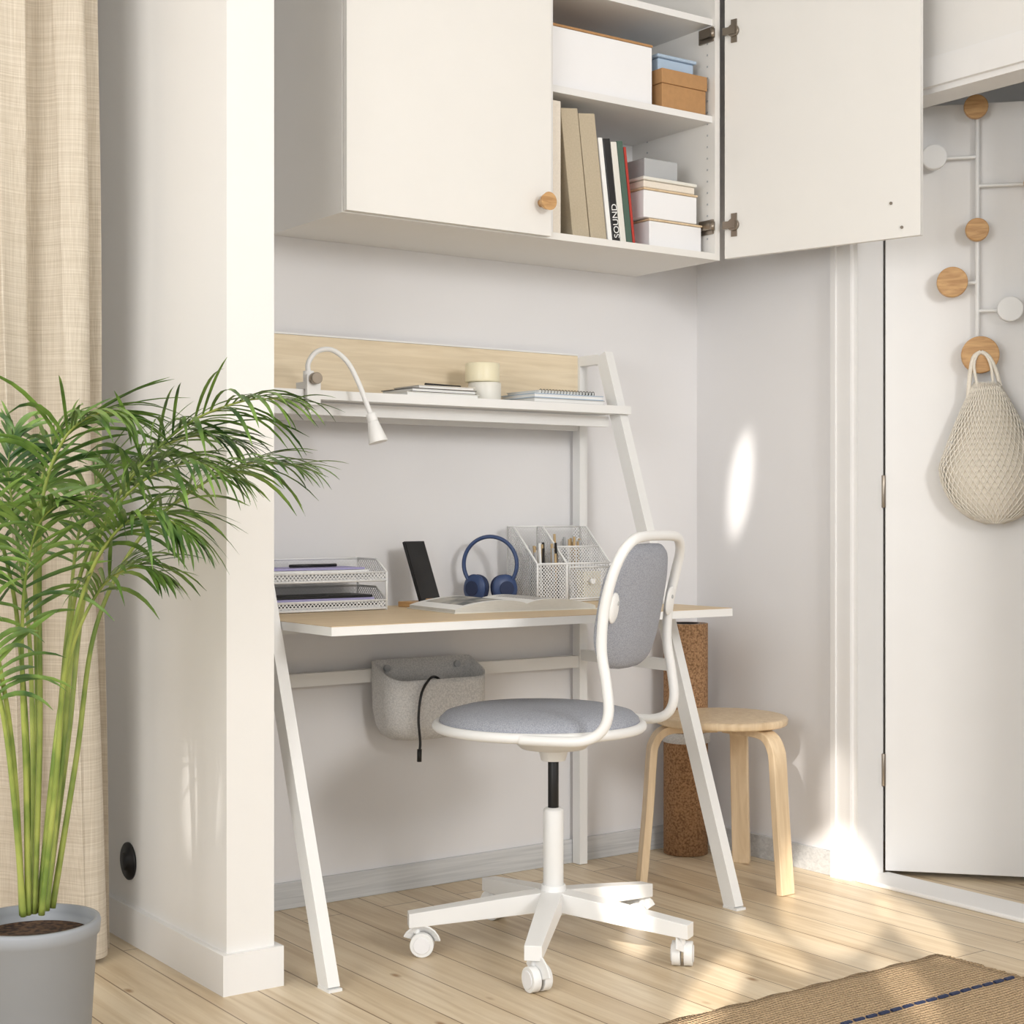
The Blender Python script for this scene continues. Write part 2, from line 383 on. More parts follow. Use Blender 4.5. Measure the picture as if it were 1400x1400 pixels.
leaning(b,2.690,.020,.27,.2,'offw',-sh(7.4))
leaning(b,2.712,.020,.275,.2,'green',-sh(7.4))
leaning(b,2.734,.008,.262,.2,'red',-sh(7.4))
bk=b.done('row_of_binders_and_books',.0015)
cu=bpy.data.curves.new('spine_title','FONT'); cu.body='SOUND'; cu.size=.026; cu.extrude=.0003
to=bpy.data.objects.new('spine_title',cu); S.collection.objects.link(to); cu.materials.append(M['paper'])
to.matrix_world=Matrix.Translation((2.6645,3.244,z0+t+.012))@Matrix.Rotation(-sh(7.4),4,'Y')@Matrix.Translation((.021,0,0))@Matrix(((0,-1,0,0),(0,0,-1,0),(1,0,0,0),(0,0,0,1)))
to.parent=bk
b=B()
for (xx0,xx1,za,zb) in ((2.795,2.985,1.7265,1.800),(2.775,2.968,1.8075,1.882)):
    b.box((xx0,3.25,za),(xx1,3.44,zb),'boxw'); b.box((xx0-.003,3.247,zb+.0005),(xx1+.003,3.443,zb+.006),'ply')
b.done('lidded_box_stack',.005,3)
b=B(); b.box((2.775,3.25,1.889),(2.96,3.43,1.908),'beige2'); b.box((2.77,3.245,1.9085),(2.965,3.435,1.918),'offw'); b.done('flat_box',.003)
sbox('small_grey_box',(2.795,3.27,1.919),(2.915,3.40,1.975),'boxg',.003)

# ---------------- desk ----------------
LX,RLX=1.622,2.790
b=B()
def legy(z): return 2.916+.36*z
for X in (LX,RLX):
    b.beam((X,legy(0)-.0,0.002),(X,legy(1.450),1.450),.028,.042,'wmetal',(0,1,0))
    b.beam((X,3.548,0.002),(X,3.548,1.449),.028,.032,'wmetal',(0,1,0))
    b.box((X-.0135,legy(1.44)+.015,1.424),(X+.0135,3.533,1.452),'wmetal')
    b.beam((X,legy(.60)+.01,.60),(X,3.533,.60),.022,.03,'wmetal',(0,0,1))
    b.beam((X,legy(.722)+.01,.712),(X,3.533,.712),.022,.03,'wmetal',(0,0,1))
    b.box((X-.016,legy(0)-.026,0),(X+.016,legy(0)+.024,.006),'wmetal')
b.box((LX+.0145,3.536,.565),(RLX-.0145,3.56,.598),'wmetal')
b.box((LX+.0145,3.536,.70),(RLX-.0145,3.56,.728),'wmetal')
x0=LX+.0155; xb=RLX-.0155; x1=RLX+.013
b.box((x0,2.935,.742),(xb,3.53,.761),'dwhite')
b.box((xb,2.935,.742),(x1,legy(.742)-.03,.761),'dwhite')
b.box((x0+.001,2.937,.7612),(xb,3.529,.7625),'dtop')
b.box((xb,2.937,.7612),(x1-.001,legy(.742)-.032,.7625),'dtop')
b.box((LX+.0155,3.336,1.278),(RLX-.0155,3.53,1.300),'dwhite')
b.box((RLX-.0155,3.336,1.278),(RLX+.013,legy(1.29)-.024,1.300),'dwhite')
b.box((LX+.015,3.40,1.245),(RLX-.015,3.42,1.274),'wmetal')
b.box((LX+.0145,3.541,1.29),(RLX-.0145,3.558,1.454),'birch')
b.box((LX+.0145,3.539,1.4545),(RLX-.0145,3.56,1.459),'dwhite')
b.box((LX+.0145,3.538,1.24),(RLX-.0145,3.556,1.285),'wmetal')
b.done('desk_with_shelf')

# hanging felt organizer
b=B()
bx0,bx1=2.085,2.395; fy=3.425; by_=3.532
def ring(z,inset,front):
    pts=[]
    n=10
    r=.045
    xa,xb=bx0+inset,bx1-inset; ya,yb=front,by_
    for (cx_,cy_,a0) in ((xb-r,yb-.01,0),(xa+r,yb-.01,90),(xa+r,ya+r,180),(xb-r,ya+r,270)):
        rr=r if a0>=180 else .01
        ccx = cx_ if a0>=180 else (xb-.01 if a0==0 else xa+.01)
        for k in range(n):
            a=math.radians(a0+90*k/(n-1)); pts.append((ccx+rr*math.cos(a),cy_+rr*math.sin(a)))
    return pts
prof=[(.62,.0,fy),(.56,.0,fy),(.50,.002,fy),(.455,.012,fy+.006),(.43,.028,fy+.016),(.416,.052,fy+.03)]
outer=[];inner=[]
for (z,ins,fr) in prof:
    P=ring(z,ins,fr)
    def zz(p,z=z):
        k=(by_-p[1])/(by_-fy)
        if z==.62: return .622-.048*min(1,k*1.0)
        return z
    outer.append([b.v((p[0],p[1],zz(p))) for p in P])
    cxm=(bx0+bx1)/2; cym=(fy+by_)/2
    inner.append([b.v((cxm+(p[0]-cxm)*.972,cym+(p[1]-cym)*.92,zz(p)+(0 if z==.62 else .004))) for p in P])
k=len(outer[0])
for L_ in (outer,inner):
    for i in range(len(L_)-1):
        for j in range(k): b.f([L_[i][j],L_[i][(j+1)%k],L_[i+1][(j+1)%k],L_[i+1][j]],'felt',True)
    b.f(L_[-1],'felt',True)
for j in range(k): b.f([outer[0][j],outer[0][(j+1)%k],inner[0][(j+1)%k],inner[0][j]],'felt')
for xx in (2.13,2.35):
    b.box((xx-.02,3.533,.602),(xx+.02,3.566,.618),'felt'); b.cyl((xx,3.53,.60),(xx,3.519,.60),.009,'boxg',20)
b.done('felt_hanging_organizer')
b=B()
b.tube(cr([(2.30,3.50,.52),(2.27,3.48,.56),(2.23,3.45,.578),(2.195,3.425,.572),(2.165,3.411,.54),(2.155,3.409,.48),(2.16,3.409,.42),(2.158,3.409,.395)],8),.0035,'black',8)
b.tube(cr([(2.33,3.49,.50),(2.28,3.46,.55),(2.22,3.44,.562),(2.20,3.47,.52)],8),.003,'black',8)
b.cyl((2.158,3.409,.40),(2.157,3.409,.368),.006,'black',12)
b.done('charging_cable')

# clamp lamp
b=B()
b.box((1.785,3.3285,1.3005),(1.822,3.375,1.318),'wmetal'); b.box((1.785,3.318,1.262),(1.822,3.328,1.335),'wmetal'); b.box((1.79,3.3285,1.262),(1.817,3.365,1.270),'wmetal')
b.cyl((1.803,3.35,1.25),(1.803,3.35,1.2765),.006,'steel',12); b.cyl((1.803,3.35,1.244),(1.803,3.35,1.252),.012,'wmetal',16)
b.cyl((1.803,3.318,1.325),(1.803,3.30,1.325),.014,'steel',20)
b.cyl((1.803,3.345,1.318),(1.803,3.345,1.345),.013,'wmetal',20)
b.tube(cr([(1.803,3.345,1.34),(1.803,3.345,1.365),(1.822,3.338,1.392),(1.855,3.325,1.397),(1.885,3.305,1.37),(1.905,3.285,1.32),(1.92,3.265,1.26),(1.925,3.255,1.235)],8),.0062,'wmetal',12)
d=Vector((.010,-.012,-.058)).normalized(); p=Vector((1.924,3.257,1.243))
def along(q): return tuple(p+d*q)
b.cyl(along(0),along(.02),.012,'wmetal',28,.013); b.cyl(along(.02),along(.072),.013,'wmetal',28,.024)
b.done('clamp_lamp',.0012)

# shelf items
sz=1.3001
def book(b,cx_,cy_,z,w,d,h,rot,cover,page='paper'):
    T=Matrix.Translation((cx_,cy_,z))@Matrix.Rotation(rot,4,'Z')
    b.box((-w/2,-d/2,0),(w/2,d/2,h*.15),cover,T); b.box((-w/2,-d/2,h*.85),(w/2,d/2,h),cover,T); b.box((-w/2+.003,-d/2+.003,h*.15),(w/2-.003,d/2-.003,h*.85),page,T)
b=B(); book(b,2.195,3.43,sz,.22,.155,.010,0,'offw'); book(b,2.20,3.43,sz+.0105,.20,.145,.010,.03,'black'); book(b,2.215,3.43,sz+.021,.17,.13,.008,-.02,'beige2')
b.cyl((2.17,3.40,sz+.034),(2.29,3.42,sz+.034),.004,'black',12)
b.done('notebook_stack')
b=B(); b.lathe([(.0,0),(.043,0),(.044,.003),(.044,.048),(.043,.05),(.0,.05)],(2.375,3.43,sz),'offw',40); b.lathe([(.0,0),(.045,0),(.046,.004),(.046,.048),(.0445,.05),(.040,.05),(.038,.044),(0,.044)],(2.368,3.43,sz+.051),'cream',40); b.done('stacked_ceramic_cups')
b=B(); book(b,2.60,3.43,sz,.24,.16,.012,0,'boxg'); book(b,2.60,3.43,sz+.0125,.235,.155,.012,0,'blue'); book(b,2.60,3.435,sz+.025,.20,.145,.008,.03,'paper')
for i in range(18):
    xx=2.51+i*.0105; b.tube([(xx,3.362+.006*math.cos(a*math.pi/5),sz+.030+.006*math.sin(a*math.pi/5)) for a in range(10)],.0009,'black',5,closed=True)
b.done('spiral_notebook_stack')

# desk items
dz=.7626
b=B()
tx0,tx1,ty0,ty1=1.70,2.045,3.385,3.528
for k,zb in enumerate((dz+.001,dz+.071)):
    hgt=.055
    def quad(pts): b.f([b.v(p) for p in pts],'mesh')
    quad([(tx0,ty0,zb+.004),(tx1,ty0,zb+.004),(tx1,ty1,zb+.004),(tx0,ty1,zb+.004)])
    quad([(tx0,ty1,zb),(tx1,ty1,zb),(tx1,ty1,zb+hgt),(tx0,ty1,zb+hgt)])
    quad([(tx0,ty0,zb),(tx1,ty0,zb),(tx1,ty0,zb+.024),(tx0,ty0,zb+.024)])
    for xx in (tx0,tx1): quad([(xx,ty0,zb),(xx,ty1,zb),(xx,ty1,zb+hgt),(xx,ty0+.05,zb+hgt),(xx,ty0,zb+.024)])
    for zz,ylist in ((zb+.003,(ty0,ty1)),(zb+hgt,(ty1,))):
        for yy in ylist: b.tube([(tx0,yy,zz),(tx1,yy,zz)],.0028,'wmetal',8)
    b.tube([(tx0,ty0,zb+.024),(tx1,ty0,zb+.024)],.0024,'wmetal',8)
    for xx in (tx0,tx1):
        b.tube([(xx,ty0,zb+.003),(xx,ty0,zb+.024),(xx,ty0+.05,zb+hgt),(xx,ty1,zb+hgt)],.0026,'wmetal',8); b.tube([(xx,ty0,zb+.003),(xx,ty1,zb+.003)],.0026,'wmetal',8)
for (xx,yy) in ((tx0,ty0),(tx1,ty0),(tx0,ty1),(tx1,ty1)): b.tube([(xx,yy,dz),(xx,yy,dz+.095 if yy==ty0 else dz+.125)],.003,'wmetal',8)
b.done('mesh_letter_tray')
b=B()
for k,m in enumerate(('paper','black','paper','pilla','black')): b.box((tx0+.01,ty0+.01+.003*k,dz+.0065+.0065*k),(tx1-.012-.004*k,ty1-.01,dz+.012+.0065*k),m,)
for k,m in enumerate(('paper','boxg','paper','paper','pilla')): b.box((tx0+.008,ty0+.006+.004*k,dz+.078+.006*k),(tx1-.01-.01*k,ty1-.01,dz+.083+.006*k),m)
b.cyl((tx0+.10,ty0+.05,dz+.112),(tx0+.24,ty0+.07,dz+.112),.004,'black',10)
b.done('paper_stack')
# phone + stand
PT=Matrix.Translation((2.205,3.455,dz))@Matrix.Rotation(math.radians(12),4,'Z')
b=B(); b.M=PT
b.box((-.065,-.035,0),(.040,.035,.014),'oak'); b.box((-.03,-.038,.0142),(.038,-.030,.022),'oak'); b.done('phone_stand',.002)
b=B(); b.M=PT@Matrix.Translation((.0,-.018,.0155))@Matrix.Rotation(math.radians(-22),4,'X')
b.box((-.034,0,0),(.038,.008,.165),'black'); b.box((-.032,-.0008,.003),(.036,-.0002,.162),'screen'); b.done('smartphone')
# open book
b=B(); b.M=Matrix.Translation((2.305,3.25,dz))@Matrix.Rotation(math.radians(-6),4,'Z')
W=.20;D=.125
b.box((-W-.005,-D-.005,0),(W+.005,D+.005,.0025),'offw')
for sg in (-1,1):
    nn=18; top=[]
    for i in range(nn+1):
        q=i/nn
        z=.006+.028*math.sin(math.pi*min(1,(q*.9+.08)))**.55*(1-.45*q)
        top.append((sg*q*W,z))
    for i in range(nn):
        (xa,za),(xb,zb)=top[i],top[i+1]
        inn=2<i<15
        ys=[-D,-D*.82,D*.82,D]
        for j in range(3):
            mm='paper'
            if inn and j==1: mm='print' if sg>0 else 'photo'
            v=[b.v(p) for p in ((xa,ys[j],za),(xb,ys[j],zb),(xb,ys[j+1],zb),(xa,ys[j+1],za))]; b.f(v,mm,True)
        for yy in (-D,D):
            v=[b.v(p) for p in ((xa,yy,.0025),(xb,yy,.0025),(xb,yy,zb),(xa,yy,za))]; b.f(v,'pedge')
    v=[b.v(p) for p in ((sg*W,-D,.0025),(sg*W,D,.0025),(sg*W,D,top[-1][1]),(sg*W,-D,top[-1][1]))]; b.f(v,'pedge')
b.done('open_book')
# headphones
b=B(); b.M=Matrix.Translation((2.425,3.475,dz+.001))@Matrix.Rotation(math.radians(-42),4,'Z')
pts=[]
for i in range(41):
    a=math.radians(-58+296*i/40); pts.append((.072*math.cos(a),.0,.104+.074*math.sin(a)))
b.sweep(pts,[(.0055*math.cos(2*math.pi*i/14),.012*math.sin(2*math.pi*i/14)) for i in range(14)],'navy',True)
for sg in (-1,1):
    T=Matrix.Translation((sg*.038,-.006,.039))@Matrix.Rotation(math.radians(sg*30),4,'Z')@Matrix.Rotation(math.radians(sg*-10),4,'Y')
    b.ell((0,-.006,0),(.036,.014,.038),'navy',.9,T=T); b.ell((0,.010,0),(.035,.016,.037),'navyd',.9,T=T)
    b.cyl(tuple((T@Vector((0,-.018,0)))),tuple((T@Vector((0,-.0215,0)))),.020,'navyd',24)
b.done('headphones')
# mesh organizer
b=B()
ox0,ox1,oy0,oy1=2.520,2.772,3.39,3.528; zh=.205; zl=.105
def poly(pts,m='mesh'): b.f([b.v(p) for p in pts],m)
for xx in (ox0,ox0+.10,ox1):
    poly([(xx,oy0,dz+.001),(xx,oy1,dz+.001),(xx,oy1,dz+zh),(xx,oy1-.03,dz+zh),(xx,oy0,dz+zl)])
    b.tube([(xx,oy0,dz+.002),(xx,oy0,dz+zl),(xx,oy1-.03,dz+zh),(xx,oy1,dz+zh),(xx,oy1,dz+.002)],.0028,'wmetal',8)
    b.tube([(xx,oy0,dz+.003),(xx,oy1,dz+.003)],.0028,'wmetal',8)
poly([(ox0,oy1,dz+.001),(ox1,oy1,dz+.001),(ox1,oy1,dz+zh),(ox0,oy1,dz+zh)])
poly([(ox0,oy0,dz+.001),(ox1,oy0,dz+.001),(ox1,oy0,dz+zl),(ox0,oy0,dz+zl)])
poly([(ox0+.1,oy0+.05,dz+.001),(ox1,oy0+.05,dz+.001),(ox1,oy0+.05,dz+.15),(ox0+.1,oy0+.05,dz+.15)])
for (yy,zz) in ((oy0,.003),(oy0,zl),(oy1,zh),(oy1,.003)): b.tube([(ox0,yy,dz+zz),(ox1,yy,dz+zz)],.0028,'wmetal',8)
b.tube([(ox0+.1,oy0+.05,dz+.15),(ox1,oy0+.05,dz+.15)],.0024,'wmetal',8)
dx0,dx1=ox0+.105,ox1-.004
b.tube([(dx0,oy0-.004,dz+.008),(dx1,oy0-.004,dz+.008),(dx1,oy0-.004,dz+.095),(dx0,oy0-.004,dz+.095)],.0026,'wmetal',8,closed=True)
b.cyl((ox0+.18,oy0-.004,dz+.055),(ox0+.18,oy0-.016,dz+.055),.007,'wmetal',16)
b.done('mesh_desk_organizer')
b=B()
for i in range(20):
    xx=ox0+.012+random.random()*.078; yy=oy0+.015+random.random()*.07
    b.cyl((xx,yy,dz+.002),(xx+random.uniform(-.006,.008),yy+random.uniform(.0,.02),dz+.12+random.random()*.05),.0036,random.choice(['pencil','paper','black','pencil','boxg']),8)
for i in range(14):
    xx=ox0+.112+random.random()*.10; yy=oy0+.06+random.random()*.03
    b.cyl((xx,yy,dz+.002),(xx+random.uniform(-.006,.008),yy+random.uniform(.0,.02),dz+.15+random.random()*.035),.0036,random.choice(['pencil','paper','pencil','boxg']),8)
b.done('pencil_bundle')
sbox('memo_block',(ox0+.165,oy0+.008,dz+.001),(ox0+.225,oy0+.04,dz+.082),'cream',.001)

# ---------------- chair ----------------
cc=Vector((2.191,2.886,0)); bv=Vector((.4587,-.8886,0)); sv=Vector((.8886,.4587,0))
CM=Matrix(((sv.x,bv.x,0,cc.x),(sv.y,bv.y,0,cc.y),(0,0,1,0),(0,0,0,1)))
b=B(); b.M=Matrix.Translation(cc)
for k in range(5):
    a=math.radians(9.5+72*k); dx,dy=math.cos(a),math.sin(a); side=(-dy,dx,0)
    secs=[(0.02,.115,.05,.045),(.12,.105,.046,.042),(.335,.082,.038,.032)]
    rings=[]
    for (r,z,w,hh) in secs:
        rings.append([b.v((r*dx+side[0]*q*w/2,r*dy+side[1]*q*w/2,z+e*hh/2)) for (q,e) in ((-1,-1),(1,-1),(1,1),(-1,1))])
    for i in range(2):
        for j in range(4): b.f([rings[i][j],rings[i][(j+1)%4],rings[i+1][(j+1)%4],rings[i+1][j]],'wmetal')
    b.f(rings[2],'wmetal'); b.f(rings[0][::-1],'wmetal')
    ex,ey=.315*dx,.315*dy
    b.cyl((ex,ey,.05),(ex,ey,.075),.008,'wmetal',12)
    ca=a+[.6,2.0,1.4,-.9,.3][k]; wx,wy=math.cos(ca),math.sin(ca)
    fx,fy_=-wy*.012,wx*.012
    for q in (-1,1):
        c0=(ex+fx+wx*q*.004,ey+fy_+wy*q*.004,.0272); c1=(ex+fx+wx*q*.023,ey+fy_+wy*q*.023,.0272)
        b.cyl(c0,c1,.027,'wmetal',28)
        c2=(ex+fx+wx*q*.0255,ey+fy_+wy*q*.0255,.0272); b.cyl(c1,c2,.019,'boxw',24)
    pts=[]
    for i in range(9):
        aa=math.radians(10+150*i/8); pts.append((ex+fx+(-wy)*math.cos(aa)*.030,ey+fy_+wx*math.cos(aa)*.030,.0272+math.sin(aa)*.030))
    b.sweep(pts,[(-.002,-.021),(.002,-.021),(.002,.021),(-.002,.021)],'wmetal',False)
b.cyl((0,0,.085),(0,0,.15),.036,'wmetal',32,.028)
b.cyl((0,0,.14),(0,0,.322),.0235,'wmetal',32); b.cyl((0,0,.322),(0,0,.327),.0235,'wmetal',32,.016)
b.cyl((0,0,.325),(0,0,.44),.0125,'black',24)
b.cyl((0,0,.435),(0,0,.465),.028,'wmetal',32,.036)
b.M=CM
b.cyl((0,0,.464),(0,0,.488),.075,'wmetal',32,.10)
b.tube([(.03,.0,.478),(.17,.0,.472)],.005,'wmetal',10)
sc=(0,-.036,0)
b.lathe([(0,.485),(.09,.486),(.17,.494),(.215,.505),(.235,.514)],sc,'wmetal',64)
b.lathe([(.228,.512),(.233,.521),(.230,.533),(.217,.545),(.18,.555),(.12,.560),(.05,.562),(.0,.562)],sc,'fabric',64)
b.tube([(sc[0]+.237*math.cos(2*math.pi*i/64),sc[1]+.237*math.sin(2*math.pi*i/64),.515) for i in range(64)],.0115,'wmetal',12,closed=True)
half=[(-.230,.03,.513),(-.223,.10,.513),(-.212,.165,.516),(-.200,.205,.535),(-.193,.222,.575),(-.190,.216,.64),(-.190,.205,.71),(-.190,.210,.79),(-.188,.226,.86),(-.176,.243,.912),(-.140,.254,.943),(-.08,.258,.953)]
full=half+[(-p[0],p[1],p[2]) for p in half[::-1]]
b.tube(cr(full,6),.0115,'wmetal',12)
nu=40
def padpt(xx,zz,off):
    k=(zz-.80)
    return (xx, .212+k*.19+ (.04*(xx/.17)**2)*-.55 +off, zz)
def padgrid(m,hw,hh,tk,zc):
    layers=[]
    prof=[(0,-1),(.5,-.97),(.8,-.85),(.93,-.6),(1,-.15),(1,.15),(.93,.6),(.8,.85),(.5,.97),(0,1)]
    for (rr,o) in prof:
        L_=[]
        for i in range(nu):
            a=2*math.pi*i/nu; e=.62
            x=math.copysign(abs(math.cos(a))**e,math.cos(a))*hw*max(rr,.001); z=zc+math.copysign(abs(math.sin(a))**e,math.sin(a))*hh*max(rr,.001)
            L_.append(b.v(padpt(x,z,o*tk)))
        layers.append(L_)
    for k in range(len(layers)-1):
        for i in range(nu): b.f([layers[k][i],layers[k][(i+1)%nu],layers[k+1][(i+1)%nu],layers[k+1][i]],m,True)
padgrid('fabric',.168,.140,.022,.797)
for sg in (-1,1):
    T=Matrix.Translation((sg*.165,.222,.80))@Matrix.Rotation(math.radians(-8),4,'X')
    b.ell((0,0,0),(.022,.008,.034),'wmetal',.9,T=T)
    b.cyl((sg*.16,.232,.81),(sg*.16,.226,.81),.005,'boxg',12)
b.done('swivel_chair',.0025)

# ---------------- stool (three bentwood legs) ----------------
b=B(); scn=(2.988,3.168,0); b.M=Matrix.Translation(scn)
A3=[-87,33,153]
tri=lambda a: 1+.025*math.cos(3*(a-math.radians(-87)))
b.lathe([(0,.428),(.172,.428),(.178,.431),(.180,.444),(.177,.449),(.171,.450),(0,.450)],(0,0,0),'ply',72,fn=tri)
for a in A3:
    a=math.radians(a); dx,dy=math.cos(a),math.sin(a)
    prof=cr([(.02,.417,0),(.10,.417,0),(.150,.415,0),(.177,.403,0),(.193,.378,0),(.200,.345,0),(.210,.20,0),(.228,.0005,0)],5)
    pts=[(q.x*dx,q.x*dy,q.y) for q in prof]
    w=.050;tt=.021
    b.sweep(pts,[(-w/2,-tt/2),(w/2,-tt/2),(w/2,tt/2),(-w/2,tt/2)],'ply',False,up=(-dy,dx,0))
b.done('bentwood_stool',.002)

# cork mat roll
b=B()
c=(3.135,3.478)
pts=[]
nturn=2.6
N=150
for i in range(N+1):
    a=2*math.pi*nturn*i/N+2.2; r=.068-.0095*nturn*(i/N); pts.append((r*math.cos(a),r*math.sin(a)))
for layer,(off,m) in enumerate(((0,'cork'),(-.0036,'black'))):
    lo=[];hi=[]
    for (x,y_) in pts:
        r=math.hypot(x,y_); k=(r+off)/r
        lo.append((c[0]+x*k,c[1]+y_*k)); 
        k2=(r+off-.0034)/r; hi.append((c[0]+x*k2,c[1]+y_*k2))
    A=[b.v((p[0],p[1],.002)) for p in lo]; Bv=[b.v((p[0],p[1],.68)) for p in lo]
    C=[b.v((p[0],p[1],.002)) for p in hi]; D_=[b.v((p[0],p[1],.68)) for p in hi]
    for i in range(N):
        b.f([A[i],A[i+1],Bv[i+1],Bv[i]],m,True); b.f([C[i],D_[i],D_[i+1],C[i+1]],m,True)
        b.f([Bv[i],Bv[i+1],D_[i+1],D_[i]],m); b.f([A[i],C[i],C[i+1],A[i+1]],m)
    b.f([A[0],Bv[0],D_[0],C[0]],m); b.f([A[N],C[N],D_[N],Bv[N]],m)
b.lathe([(.0685,.33),(.0705,.332),(.0705,.358),(.0685,.36)],(c[0],c[1],0),'felt',48)
b.done('cork_yoga_mat')

# rug
b=B()
nx,ny=60,50; rx0,rx1,ry0,ry1=1.3,2.85,.9,2.32
g=[[b.v((rx0+(rx1-rx0)*i/nx, ry0+(ry1-ry0)*j/ny+(.004*math.sin(i*1.3) if j==ny else 0), .010+.0015*math.sin(i*.9)*math.cos(j*1.1))) for i in range(nx+1)] for j in range(ny+1)]
g2=[[b.v((rx0+(rx1-rx0)*i/nx, ry0+(ry1-ry0)*j/ny, .0005)) for i in range(nx+1)] for j in range(ny+1)]
for j in range(ny):
    for i in range(nx): b.f([g[j][i],g[j][i+1],g[j+1][i+1],g[j+1][i]],'jute',True)
for i in range(nx): b.f([g[ny][i],g[ny][i+1],g2[ny][i+1],g2[ny][i]],'jute'); b.f([g[0][i],g2[0][i],g2[0][i+1],g[0][i+1]],'jute')
for j in range(ny): b.f([g[j][nx],g2[j][nx],g2[j+1][nx],g[j+1][nx]],'jute'); b.f([g[j][0],g[j+1][0],g2[j+1][0],g2[j][0]],'jute')
x=2.30
while x<rx1-.03:
    b.box((x,2.100,.0105),(x+.026,2.108,.0145),'navyd'); x+=.036
for i in range(260):
    y=ry0+(ry1-ry0)*i/260+random.uniform(-.002,.002)
    b.tube([(rx1-.004,y,.008),(rx1+.010,y+random.uniform(-.006,.006),.006),(rx1+.018+random.uniform(0,.012),y+random.uniform(-.01,.01),.0025)],.0018,'jute',5)
for i in range(260):
    x=rx0+(rx1-rx0)*i/260+random.uniform(-.002,.002)
    b.tube([(x,ry1-.006,.009),(x+random.uniform(-.003,.003),ry1+random.uniform(.003,.009),.004)],.002,'jute',5)
b.done('jute_rug')

# ---------------- curtain ----------------
b=B()
nx,nz=260,40; cols=[]
for i in range(nx+1):
    q=i/nx; col=[]
    for j in range(nz+1):
        z=.012+(2.68-.012)*j/nz; k=1-j/nz
        xr=1.300+.055*k**1.5
        x=.45+(xr-.45)*q
        ph=q*2*math.pi*6.3
        amp=.028+.014*k
        y=3.40+amp*math.sin(ph+.4*math.sin(z*1.7))+.010*math.sin(ph*2.3+z*.9)+.006*math.sin(z*5+q*9)
        x+=.010*math.sin(ph*2+1+z)
        col.append(b.v((x,y,z)))
    cols.append(col)
for i in range(nx):
    for j in range(nz): b.f([cols[i][j],cols[i+1][j],cols[i+1][j+1],cols[i][j+1]],'curtain',True)
b.tube([(.3,3.40,2.70),(1.42,3.40,2.70)],.012,'wmetal',12)
b.box((.5,3.39,2.70),(.52,3.41,2.75),'wmetal'); b.box((1.25,3.39,2.70),(1.27,3.41,2.75),'wmetal')
b.done('linen_curtain')
b=B(); b.M=Matrix.Translation((1.4295,3.535,.185))@Matrix.Rotation(math.radians(-90),4,'Y')
b.lathe([(0,0),(.044,0),(.044,.004),(.040,.007),(.022,.009),(.020,.014),(.0,.015)],(0,0,0),'black',32); b.done('power_socket')

# ---------------- palm ----------------
Fv=Vector((.5835,.8121,0)); Rv=Vector((.8121,-.5835,0))
pc=Vector((.973,2.872,0))
b=B()
b.lathe([(0,0.001),(.098,.001),(.104,.006),(.117,.225),(.122,.228),(.124,.248),(.122,.254),(.114,.254),(.112,.24),(.108,.225),(0,.225)],(pc.x,pc.y,0),'pot',64,mats=['pot']*9+['soil'])
b.done('plant_pot')
b=B()
b.M=Matrix(((Rv.x,Fv.x,0,pc.x),(Rv.y,Fv.y,0,pc.y),(0,0,1,0),(0,0,0,1)))
rnd=random.Random(11)
def frond(pts,t0,Lmax,npair=27,r=.0044):
    C=cr(pts,10); n=len(C)
    b.tube(C,r,'stem',8,scales=[max(.22,1.4-1.2*i/(n-1)) for i in range(n)])
    for k in range(npair):
        q=t0+(1-t0)*(k+.5)/npair
        fi=q*(n-1); i=min(int(fi),n-2); p=C[i].lerp(C[i+1],fi-i); T=(C[i+1]-C[i]).normalized()
        s=T.cross(Vector((0,0,1)))
        if s.length<.15: s=Vector((.3,-1,0))
        s.normalize(); up=s.cross(T).normalized()
        rel=(k+.5)/npair
        L=Lmax*1.38*(.55+.45*math.sin(math.pi*min(1,rel*1.1+.1)))*(1-.35*rel)*rnd.uniform(.8,1.15)
        for sg in (-1,1):
            if rnd.random()<.08: continue
            fwd=.45+1.0*rel
            d=(T*fwd+s*sg*rnd.uniform(.6,1.1)+up*rnd.uniform(-.25,.55)).normalized()
            w=.0042*rnd.uniform(.8,1.2); m=7; prev=None; pos=p.copy(); dd=d.copy()
            droop=rnd.uniform(.06,.26)
            for j in range(m+1):
                e=j/m
                ww=w*(math.sin(math.pi*min(1,e*.78+.16)))**.8 if j<m else .0003
                side=dd.cross(up if abs(dd.dot(up))<.95 else s); side.normalize()
                nr=side.cross(dd).normalized()
                cur=(b.v(pos-side*ww+nr*ww*.35),b.v(pos),b.v(pos+side*ww+nr*ww*.35))
                if prev:
                    b.f([prev[0],prev[1],cur[1],cur[0]],'leaf',True); b.f([prev[1],prev[2],cur[2],cur[1]],'leaf',True)
                prev=cur; pos=pos+dd*(L/m); dd=(dd+Vector((0,0,-droop))).normalized()
K=2.9/2150
def P(px,py,dp=0):
    return ((px-42)*K, dp, 1+(704-py)*K)
